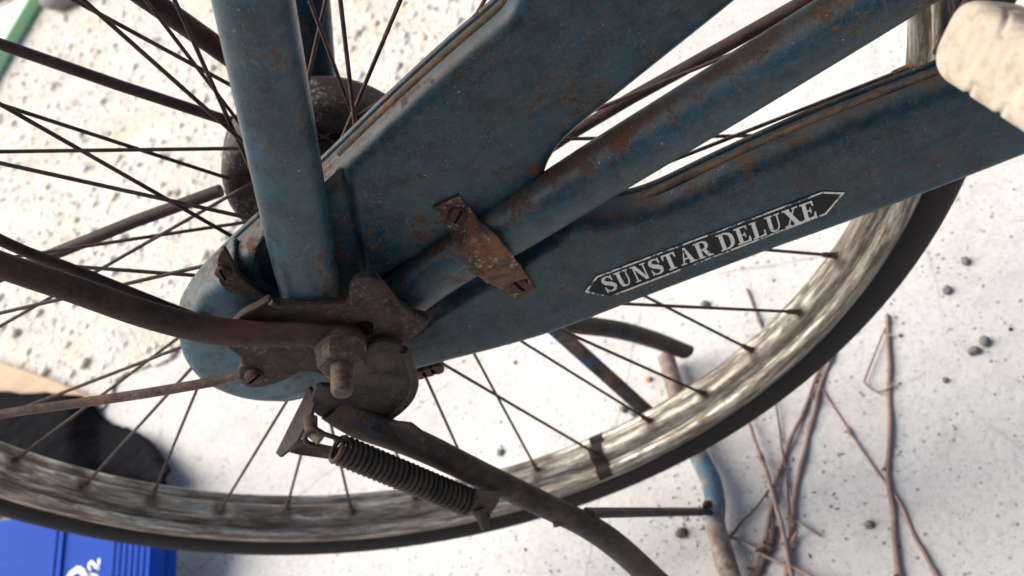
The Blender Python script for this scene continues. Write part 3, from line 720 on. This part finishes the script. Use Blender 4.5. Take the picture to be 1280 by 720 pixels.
# near leg: pressed flat at the pivot, round below, kinked outwards at the brace
FX, FZ = .0543, -.3871
leg_path = [at(415, 512, -.084), at(452, 530, -.086), at(520, 555, -.090), at(600, 593, -.097), at(690, 636, -.1065), at(735, 658, -.113), at(775, 686, -.117), at(842, 745, -.122), Vector((FX, -.130, FZ+.004))]
tube('leg', leg_path, [.0085, .0100, .0090, .0076, .0074, .0076, .0078, .0078, .0076], M['leg_rust'], stand, rb=[.003, .0055, .0062, .0064, .0062, .006, .006, .006, .006], n=6, seg=20)
fk = at(672, 392, .062)
leg2 = [Vector((.0, .074, .0)), Vector((.015, .068, -.08)), fk, at(712, 404, .072), at(770, 412, .087), at(815, 424, .100), at(858, 440, .1135)]
tube('leg', leg2, [.0075]*7, M['leg_rust'], stand, rb=[.003, .006, .0065, .0065, .0062, .006, .005], n=6, seg=18)
# cross bar on the ground, bulged at the middle where the braces meet it
bar = [Vector((FX, .122, FZ)), Vector((FX, .06, FZ)), Vector((FX+.001, .035, FZ)), Vector((FX+.004, .018, FZ)), Vector((FX+.0065, 0, FZ)), Vector((FX+.005, -.018, FZ)), Vector((FX+.001, -.034, FZ)), Vector((FX, -.06, FZ)), Vector((FX, -.132, FZ))]
tube('cross_bar', bar, [.0072, .0072, .0072, .0074, .0076, .0074, .0068, .0078, .0080], M['foot_steel'], stand, rb=[.0075]*9, n=6, seg=18, side=Vector((0, 0, 1)))
def strip(name, A, B, w, th, nrm, mat, lift=.0):
    d = (B-A).normalized(); wv = d.cross(nrm).normalized(); nn = wv.cross(d)
    path = [A, A.lerp(B, .33), A.lerp(B, .66), A.lerp(B, .94), B]
    V, F = sweep([p+nn*lift for p in path], [w/2]*5, [th/2]*5, side=nn, seg=16, power=3.5)
    o = link(name, V, F, mat, stand); split_edges(o, 40); return o
br1 = at(736, 641, -.1085); br2 = Vector((FX-.001, -.026, FZ+.008))
strip('brace', br1, br2, .0075, .0045, Vector((.3, 0, 1)), M['leg_rust'])
strip('brace', fk, Vector((FX-.001, .028, FZ+.006)), .0110, .0045, Vector((0, -1, .3)), M['brace_rust'])
disc_screw('rivet', at(885, 631, -.028), .0036, .0026, M['screw_rust'], stand, .3, nrm=Vector((-.3, -.5, .8)).normalized())
disc_screw('rivet', at(697, 651, -.1120), .0030, .0030, M['screw_rust'], stand, .3, nrm=Vector((-.3, -.6, -.6)).normalized())
# coil spring
s0, s1 = at(420, 560, -.1020), at(588, 629, -.1100); L_ = (s1-s0).length; dx = (s1-s0).normalized()
pu = dx.cross(Vector((0, 1, 0))).normalized(); pv = dx.cross(pu)
turns = 27; rc = .0064; pts = []
for k in range(turns*14+1):
    th = 2*math.pi*k/14; pts.append(s0+dx*(L_*k/(turns*14))+(pu*math.cos(th)+pv*math.sin(th))*rc)
hook1 = [s0+dx*.001+pu*.0062, s0-dx*.003+pu*.0055+Vector((0, .001, 0)), at(404, 542, -.0985), at(392, 536, -.0965), at(382, 544, -.097), at(384, 553, -.0985), at(398, 557, -.0985)]
hook2 = [s1-dx*.001+pu*.006, s1+dx*.002+pu*.003, at(592, 637, -.1120), at(596, 645, -.1135), at(604, 650, -.1145), at(612, 644, -.113)]
sv = join(sweep(pts, .00132, side=dx, seg=8), sweep(spline(hook1, 5), .0013, seg=8, side=Vector((.2, 1, .1))), sweep(spline(hook2, 5), .0013, seg=8, side=Vector((.2, 1, .1))))
link('spring', sv[0], sv[1], M['stand_rust'], stand)
tube('hook_post', [at(388, 522, -.0880), at(390, 538, -.0945), at(402, 548, -.0985)], [.0035, .0032, .0036], M['thin_rust'], stand, n=4, seg=12)
# clip on the leg that holds the spring's lower end
slab('spring_clip', [at(594, 614, -.1090), at(606, 612, -.1065), at(624, 617, -.1075), at(622, 630, -.1095), at(614, 642, -.1125), at(594, 641, -.1135)], .0030, M['stand_rust'], stand)
tube('clip_tongue', [at(598, 636, -.1125), at(603, 649, -.1155), at(607, 661, -.1185)], [.0032, .0030, .0022], M['stand_rust'], stand, rb=[.0012]*3, n=4, seg=10)

# ---- pedal
t = NT('pedal_rubber', .8); n1 = t.noise(70, 6, .65)
c = t.mix(n1, (.29, .235, .18), (.46, .39, .31)); c = t.mix(t.ramp(t.noise(110, 8, .75), (.50, 0.0), (.66, .6)), c, (.19, .135, .10))
t.base(c); t.bump(t.noise(300, 5, .6), .3, .0008); M['pedal'] = t.m
pedal = empty('pedal', at(1215, 50, -.12), bike)
def pedal_block(A, B, w, h, nm):
    """Rubber block with rounded ends and raised diamond studs."""
    d = (B-A); L = d.length; d.normalize(); wv = Vector((0.72, 0, -.69)); wv = (wv-d*wv.dot(d)).normalized(); nn = wv.cross(d).normalized()
    if nn.z < 0: nn = -nn
    V, F = [], []; nu, nv = 110, 80
    for i in range(nu+1):
        s = i/nu*L
        q = min(1, s/(h*.55)); q2 = min(1, (L-s)/(h*.55)); rr = math.sqrt(max(0, 1-(1-q)**2))*math.sqrt(max(0, 1-(1-q2)**2)); rr = max(rr, .02)
        for j in range(nv):
            th = 2*math.pi*j/nv; cx, sx3 = math.cos(th), math.sin(th)
            x = math.copysign(abs(cx)**.42, cx)*w/2*rr; z = math.copysign(abs(sx3)**.42, sx3)*h/2*rr
            # diamond grooves
            pth = x if abs(z) > h*.3 else z+w*.5
            g1 = abs(((s+pth)/.0125) % 1-.5)*2; g2 = abs(((s-pth)/.0125) % 1-.5)*2
            k = 1-.10*max(0, 1-min(1-g1, 1-g2)*4.5)*max(0, min(1, (q-.75)*4))
            V.append(A+d*s+wv*(x*k)+nn*(z*k))
    for i in range(nu):
        for j in range(nv): F.append((i*nv+j, i*nv+(j+1) % nv, (i+1)*nv+(j+1) % nv, (i+1)*nv+j))
    F.append(tuple(range(nv))[::-1]); F.append(tuple(nu*nv+j for j in range(nv)))
    return link(nm, V, F, M['pedal'], pedal)
pa = at(1196, 34, -.128); pd_ = Vector((.30, -1, 0)).normalized()
pedal_block(pa, pa+pd_*.085, .024, .025, 'rubber_block')
pb = pa+Vector((.042, 0, .030)); pedal_block(pb, pb+pd_*.085, .024, .025, 'rubber_block')
tube('spindle', [(pa+pb)/2+Vector((0, .028, 0)), (pa+pb)/2+Vector((0, -.09, 0))], .0055, M['stay_rust'], pedal, side=Vector((0, 0, 1)), seg=16)
mid = (pa+pb)/2
slab('end_plate', [pa+Vector((-.008, .004, -.010)), pa+Vector((.012, .004, -.012)), pb+Vector((.012, .004, .006)), pb+Vector((-.004, .004, .014))], .0025, M['stay_rust'], pedal)

# ================================================================== THINGS ON THE GROUND
# ---- twigs
t = NT('twig_bark', .8); n1 = t.noise(110, 7, .7)
c = t.mix(n1, (.085, .045, .035), (.36, .24, .20)); c = t.mix(t.ramp(t.noise(35, 4, .6), (.5, 0.0), (.7, .6)), c, (.40, .33, .29))
t.base(c); t.bump(n1, .5, .001); M['twig'] = t.m
t = NT('dark_twig_bark', .85); n1 = t.noise(130, 7, .7)
t.base(t.mix(n1, (.055, .035, .028), (.17, .11, .085))); t.bump(n1, .5, .001); M['twig_dark'] = t.m
def twig(pxs, r0, r1, label, mat='twig', lift=0.0, knots=5, shoots=()):
    G = [gp(u, v) for u, v in pxs]
    q = [Vector(p) for p in spline([tuple(p) for p in G], 9)]; n = len(q)
    base_ = Vector((q[0].x, q[0].y, GZ)); rad = np.linspace(r0, r1, n)*.80; ks = [random.randrange(2, n-2) for _ in range(knots)]
    for k_ in ks: rad[k_] *= 1.35
    wob = [Vector((noise.noise(p*30)*.0016+noise.noise(p*140)*.0004, noise.noise(p*30+Vector((7, 0, 0)))*.0016+noise.noise(p*140+Vector((5, 0, 0)))*.0004, 0)) for p in q]
    q = [p+w+Vector((0, 0, rad[i]*.9+lift+.0008*math.sin(i*.7))) for i, (p, w) in enumerate(zip(q, wob))]
    root = empty('twig', base_)
    tag(root, label, 'twig', 'dry twigs on the concrete')
    o = tube('stem', q, [float(x) for x in rad], M[mat], root, seg=9, side=Vector((.01, .02, 1)))
    for i, k_ in enumerate(ks[:3]):     # bud stubs
        p = q[k_]; s = Vector((random.uniform(-1, 1), random.uniform(-1, 1), .5)).normalized()
        tube('bud', [p, p+s*float(rad[k_])*2.6], [float(rad[k_])*.5, float(rad[k_])*.2], M[mat], root, seg=6, side=Vector((.3, .1, 1)))
    for sp_ in shoots:
        g_ = [gp(u, v)+Vector((0, 0, r1*.8+.001)) for u, v in sp_]
        tube('shoot', [tuple(p) for p in g_], [.0008]*len(g_), M[mat], root, seg=6, n=5, side=Vector((.01, .02, 1)))
    return root
twig([(1110, 395), (1110, 430), (1114, 520), (1112, 600), (1120, 670), (1128, 760)], .0021, .0028, 'straight reddish twig lying alone on the bare concrete, a thin curl at its tip', shoots=[((1108, 412), (1085, 470), (1083, 482), (1098, 492), (1112, 488), (1120, 478))])
twig([(1020, 475), (1062, 540), (1112, 610), (1150, 680), (1190, 760)], .0010, .0019, 'thin straight twig passing under the lone reddish twig at the right')
twig([(1042, 440), (1028, 480), (1008, 560), (996, 620), (988, 690), (978, 770)], .0020, .0030, 'thick brown twig, rightmost stem of the bundle below the tyre', 'twig')
twig([(1030, 455), (1000, 530), (975, 592), (964, 640), (952, 690), (930, 770)], .0017, .0030, 'reddish brown forked twig in the middle of the bundle below the tyre', 'twig', .001)
twig([(925, 505), (942, 540), (966, 610), (984, 680), (1000, 760)], .0014, .0026, 'pinkish twig crossing over the bundle from the cross bar of the stand', 'twig', .005)
twig([(970, 500), (980, 560), (988, 620), (992, 690)], .0009, .0013, 'very thin dark twig between the two thick stems of the bundle', 'twig_dark', .002)
twig([(968, 608), (938, 645), (910, 680), (895, 700)], .0010, .0016, 'short dark crooked twig beside the foot of the stand', 'twig_dark', .003)
twig([(900, 664), (935, 684), (970, 703), (1010, 722), (1060, 750)], .0013, .0017, 'pale brown twig lying across the bottom of the bundle', 'twig', .006)
twig([(985, 650), (1000, 656), (1026, 672)], .0010, .0012, 'short curved twig stub sticking out of the bundle to the right', 'twig', .002, 3)
twig([(934, 362), (945, 390), (958, 420), (985, 450)], .0013, .0022, 'pinkish twig seen through the wheel just inside the rim', 'twig', 0, 4)
twig([(968, 660), (960, 690), (944, 730), (930, 790)], .0030, .0034, 'thickest dark twig at the bottom edge under the bundle', 'twig_dark', .001)

V_, F_ = [], []
for _ in range(70):
    cu, cv, sp_ = random.choice([(960, 640, 70), (850, 640, 40), (1000, 580, 40), (860, 600, 30), (870, 650, 25)])
    p = gp(random.gauss(cu, sp_), random.gauss(cv, sp_)); a_ = random.uniform(0, 6.28); L_ = random.uniform(.0008, .0042); q_ = p+Vector((math.cos(a_)*L_, math.sin(a_)*L_, 0))
    rr = random.uniform(.0002, .0005); v_, f_ = sweep([p+Vector((0, 0, rr)), (p+q_)/2+Vector((random.uniform(-.0006, .0006), 0, rr*1.5)), q_+Vector((0, 0, rr))], [rr, rr*1.2, rr*.6], seg=6, side=Vector((.01, .02, 1)))
    o_ = len(V_); V_ += v_; F_ += [tuple(i+o_ for i in f) for f in f_]
lt = link('litter', V_, F_, M['twig_dark']); tag(lt, 'fine broken bark and twig bits lying round the twigs', 'litter', kind='stuff')
# ---- loose pebbles
t = NT('grey_pebble', .85); n1 = t.noise(140, 6, .7)
t.base(t.mix(n1, (.085, .08, .075), (.21, .20, .185))); t.bump(n1, .5, .0015); M['grey_pebble'] = t.m
t = NT('brick_pebble', .9); t.base(t.mix(t.noise(140), (.30, .12, .07), (.42, .22, .14))); M['brick_pebble'] = t.m
def pebble(u, v, r, label, mat='grey_pebble'):
    r *= .80
    p = gp(u, v); bm = bmesh.new(); bmesh.ops.create_icosphere(bm, subdivisions=3, radius=1)
    s = Vector((random.uniform(.8, 1.2), random.uniform(.8, 1.15), .75)); off = Vector((u, v, 3))
    for vv in bm.verts:
        k_ = 1+.34*noise.noise(vv.co*1.5+off)+.20*noise.noise(vv.co*3.2+off)+.05*noise.noise(vv.co*9+off)
        vv.co = Vector((vv.co.x*s.x, vv.co.y*s.y, vv.co.z*s.z))*(r*k_)
    r_0 = r; me = bpy.data.meshes.new('pebble'); bm.to_mesh(me); bm.free()
    o = finish('pebble', me, M[mat]); o.location = (p.x, p.y, GZ+r*.5)
    tag(o, label, 'pebble', 'loose pebbles on the concrete')
pebble(1231, 428, .0052, 'rounded grey pebble, upper one of the touching pair at the right')
pebble(1218, 440, .0048, 'dark grey pebble, lower one of the touching pair at the right')
pebble(1207, 328, .0048, 'grey pebble alone on the concrete just right of the tyre')
pebble(1184, 364, .0045, 'grey pebble below and left of the lone one right of the tyre')
pebble(1182, 476, .0030, 'small dark pebble below the pair of touching pebbles')
pebble(1087, 657, .0040, 'flat grey pebble on bare concrete between the lone twig and the bundle')
pebble(882, 382, .0052, 'grey pebble seen through the wheel beside the pinkish twig')
pebble(781, 512, .0050, 'larger grey pebble by the blue brace of the stand')
pebble(793, 517, .0042, 'smaller grey pebble touching the larger one by the blue brace')
pebble(812, 475, .0032, 'reddish brick pebble above the blue brace of the stand', 'brick_pebble')
pebble(626, 566, .0038, 'small grey pebble seen between spokes above the stand leg')
pebble(853, 667, .0050, 'dark reddish lump on the concrete beneath the near brace', 'twig_dark')
pebble(1126, 420, .0020, 'tiny brown splinter beside the tip of the lone twig', 'twig_dark')

# ---- black rubber sheet, plank, blue case
t = NT('black_rubber', .5); n1 = t.noise(22, 6, .65); c = t.mix(n1, (.0018, .0020, .0030), (.0042, .0046, .0064))
c = t.mix(t.ramp(t.noise(9, 5, .6), (.58, 0.0), (.75, .4)), c, (.013, .011, .010)); t.base(c); t.rough(t.math('ADD', .65, t.math('MULTIPLY', n1, .3))); t.b.inputs['Specular IOR Level'].default_value = .03; t.bump(t.math('ADD', t.noise(60, 5, .6), t.math('MULTIPLY', t.noise(1.0, 4, .6, vec=t.vec((9, 32, 1), (0, 0, R_(20)))), 6.0)), .6, .004); M['rubber'] = t.m
top_e = [(-140, 478), (-40, 486), (30, 492), (85, 495), (112, 500), (128, 522), (152, 533), (172, 541), (190, 553), (206, 574), (211, 590)]
bot_e = [(-140, 640), (-40, 640), (30, 640), (70, 640), (100, 640), (120, 640), (140, 640), (160, 640), (180, 636), (196, 622), (204, 606)]
nT = 40; T_ = spline(top_e, 4); B_e = spline(bot_e, 4); V, F = [], []; rows = 14
for i in range(len(T_)):
    jag = noise.noise(Vector((i*.55, 3.1, 0)))*5+noise.noise(Vector((i*1.9, 8.1, 0)))*2
    for j in range(rows):
        s = j/(rows-1); u = T_[i][0]*(1-s)+B_e[i][0]*s; v = (T_[i][1]+jag)*(1-s)+B_e[i][1]*s
        f = i/(len(T_)-1)
        z = .006+.018*max(0, min(1, (128-u)/40))+.004*math.sin(f*9+s*3)+.010*max(0, f-.55)/.45*(1-s)**1.5+.045*max(0, f-.78)/.22*math.exp(-((s-.40)/.22)**2)
        z += .045*max(0, min(1, (s-.55)/.35))*(1 if f < .8 else max(0, (1-f)/.2))
        V.append(gp(u, v, GZ+z))
for i in range(len(T_)-1):
    for j in range(rows-1): F.append((i*rows+j, (i+1)*rows+j, (i+1)*rows+j+1, i*rows+j+1))
sh = link('rubber_sheet', V, F, M['rubber']); so = sh.modifiers.new('thickness', 'SOLIDIFY'); so.thickness = .004; so.offset = -1
tag(sh, 'black rubber sheet with a torn curling end lying beneath the wheel', 'rubber sheet')
t = NT('board_wood', .75); g_ = t.noise(1.0, 6, .6, vec=t.vec((8, 90, 8), (0, 0, R_(28)))); c = t.mix(g_, (.30, .20, .115), (.46, .34, .22))
c = t.mix(t.ramp(t.noise(14, 5), (.55, 0.0), (.75, .5)), c, (.20, .13, .08)); t.base(c); t.bump(g_, .3, .001); M['wood'] = t.m
pz = .018
pl_ = [gp(-160, 405, GZ+pz), gp(0, 452, GZ+pz), gp(60, 472, GZ+pz), gp(112, 495, GZ+pz), gp(60, 530, GZ+pz), gp(-170, 560, GZ+pz)]
n = len(pl_); V = [(p.x, p.y, GZ+.0045) for p in pl_]+[tuple(p) for p in pl_]
F = [tuple(range(n))[::-1], tuple(range(n, 2*n))]+[(i, (i+1) % n, n+(i+1) % n, n+i) for i in range(n)]
bd = link('wooden_board', V, F, M['wood'], smooth=False); b = bd.modifiers.new('soft', 'BEVEL'); b.width = .002; b.segments = 2
tag(bd, 'tan wooden board half covered by the black rubber sheet', 'board')
# blue plastic case lying flat
t = NT('blue_plastic', .55, spec=.07); n1 = t.noise(450, 3, .5); c = t.mix(t.noise(12, 4), (.004, .042, .29), (.006, .058, .37)); c = t.mix(t.math('MULTIPLY', t.ramp(t.noise(1.0, 6, .75, vec=t.vec((30, 240, 60), (0, 0, .5))), (.58, 0.0), (.74, .45)), t.noise(9, 3)), c, (.20, .28, .48)); t.base(c); t.bump(n1, .25, .0008); M['blue'] = t.m
t = NT('white_print', .5); t.base(t.mix(t.noise(90), (.68, .70, .72), (.80, .81, .82))); M['white_print'] = t.m
CH = .038; BOX_H = .070
BN = (Vector((0, 0, 1))*.80-RZ*.42).normalized(); BP = gp(213, 668, GZ+BOX_H)          # the far end is propped on the sheet and board
def pp(u, v):
    d = RX*((u-640)/FPX)+RY*((v-360)/FPX)+RZ
    return CAM_LOC+d*((BP-CAM_LOC).dot(BN)/d.dot(BN))
box = empty('blue_case', (pp(100, 760).x, pp(100, 760).y, GZ))
tag(box, 'bright blue plastic case with fine ribs and white number lying beneath the tyre', 'case')
A0 = pp(195, 668); ny = (pp(190, 760)-A0).normalized(); nx = BN.cross(ny); nx = nx if nx.dot(RX) < 0 else -nx
SC = (pp(114, 700)-pp(214, 700)).length/100           # metres per picture unit, to proportion the lid
def bxy(a_, b_, z=0.0): return A0+nx*a_+ny*b_+BN*z      # a_: leftwards, b_: towards viewer
def prism(name, a0, a1, b0, b1, z0, z1, mat, parent, bev):
    V = [bxy(a_, b_, z) for z in (z0, z1) for a_, b_ in ((a0, b0), (a1, b0), (a1, b1), (a0, b1))]
    F = [(3, 2, 1, 0), (4, 5, 6, 7), (0, 1, 5, 4), (1, 2, 6, 5), (2, 3, 7, 6), (3, 0, 4, 7)]
    o = link(name, V, F, mat, parent, smooth=False); bb = o.modifiers.new('soft', 'BEVEL'); bb.width = bev; bb.segments = 3; return o
LA, LB0, LB1 = 330*SC, -50*SC, 170*SC
prism('lid', 0, LA, LB0, LB1, -CH*.5, 0, M['blue'], box, .006)
prism('case_base', .0015, LA-.0015, LB0+.0015, LB1-.0015, -CH+.0005, -CH*.5-.0008, M['blue'], box, .005)
for k in range(7):
    a_ = (5+k*7.4)*SC; prism('rib', a_, a_+2.6*SC, LB0+.006, LB1-.006, -.001, .0011, M['blue'], box, .0006)
prism('ridge', 115*SC, 120*SC, LB0+.006, LB1-.006, -.001, .0024, M['blue'], box, .001)
prism('ridge', 125*SC, 133*SC, LB0+.006, LB1-.006, -.001, .0012, M['blue'], box, .0007)
# white print, reading up the lid
def glyph(polys, org, s):
    a0, b0 = (org-A0).dot(nx), (org-A0).dot(ny); V, F = [], []
    for i, pg in enumerate(polys):
        o = len(V); V += [bxy(a0+y*s, b0-x*s, .0004+.00004*i) for x, y in pg]; F.append(tuple(range(o, o+len(pg))))
    return V, F
g7 = [[(.05, 1), (.8, 1), (.8, .8), (.05, .8)], [(.8, .8), (.55, .8), (.2, 0), (.46, 0)]]
g2 = [[(.05, 0), (.85, 0), (.85, .2), (.05, .2)]]+ribbon([(.14, .72), (.28, .92), (.55, .9), (.68, .7), (.5, .45), (.18, .14)], [.2, .2, .21, .22, .22, .22])
gO = ribbon([(.95*math.cos(R_(q))*.5+.5, .5+.5*math.sin(R_(q))) for q in range(0, 361, 30)], [.28]*13)
v7, v2, vO = glyph(g7, pp(122.5, 727), 14*SC), glyph(g2, pp(124.5, 713), 14.5*SC), glyph(gO, pp(107, 738), 23*SC)
VV, FF = join(v7, v2, vO); link('number', VV, FF, M['white_print'], box, smooth=False)

# ---- far clutter in the upper left corner
t = NT('pale_plastic', .5); t.base(t.mix(t.noise(6), (.50, .54, .60), (.62, .65, .70))); M['pale'] = t.m
t = NT('green_plastic', .5); t.base(t.mix(t.noise(8), (.34, .68, .34), (.42, .74, .42))); M['green'] = t.m
t = NT('navy_plastic', .6); t.base(t.mix(t.noise(12), (.010, .013, .03), (.02, .025, .05))); M['navy'] = t.m
h_ = .03; q0, q1 = gp(31, 14, GZ+h_), gp(-14, 90, GZ+h_); dv = (q1-q0).normalized(); dn = Vector((-dv.y, dv.x, 0)); dn = dn if dn.x < 0 else -dn
tray = empty('plastic_tray', (q0.x, q0.y, GZ)); tag(tray, 'pale grey plastic tray with a bright green rim at the far left', 'tray')
def oblong(name, o0, d1, l0, l1, d2, w0, w1, z0, z1, mat, parent, bev):
    V = [Vector((o0.x, o0.y, 0))+d1*a_+d2*b_+Vector((0, 0, z)) for z in (z0, z1) for a_, b_ in ((l0, w0), (l1, w0), (l1, w1), (l0, w1))]
    o = link(name, V, [(3, 2, 1, 0), (4, 5, 6, 7), (0, 1, 5, 4), (1, 2, 6, 5), (2, 3, 7, 6), (3, 0, 4, 7)], mat, parent, smooth=False)
    bb = o.modifiers.new('soft', 'BEVEL'); bb.width = bev; bb.segments = 3; return o
oblong('panel', q0, dv, -.06, .8, dn, .021, .5, GZ+.0055, GZ+h_, M['pale'], tray, .004)
oblong('rim', q0, dv, -.06, .8, dn, .006, .02, GZ+.0055, GZ+h_+.003, M['green'], tray, .004)
w0_ = gp(34, 6, GZ); nb = empty('navy_box', (w0_.x, w0_.y, GZ)); tag(nb, 'dark navy box standing behind the pale tray', 'box')
oblong('body', w0_, dv, -.45, -.06, dn, -.01, .20, GZ+.0055, GZ+.05, M['navy'], nb, .006)
oblong('lid', w0_, dv, -.455, -.055, dn, -.015, .205, GZ+.051, GZ+.064, M['navy'], nb, .004)
p = gp(103, -6); bm = bmesh.new(); bmesh.ops.create_icosphere(bm, subdivisions=4, radius=1)
for vv in bm.verts:
    k_ = 1+.2*noise.noise(vv.co*1.4)+.06*noise.noise(vv.co*4); vv.co = Vector((vv.co.x*.075, vv.co.y*.05, vv.co.z*.035))*k_
me = bpy.data.meshes.new('stone'); bm.to_mesh(me); bm.free(); o = finish('stone', me, M['grey_pebble']); o.location = (p.x, p.y, GZ+.025)
tag(o, 'dark rounded stone on the gravel at the top edge', 'stone')
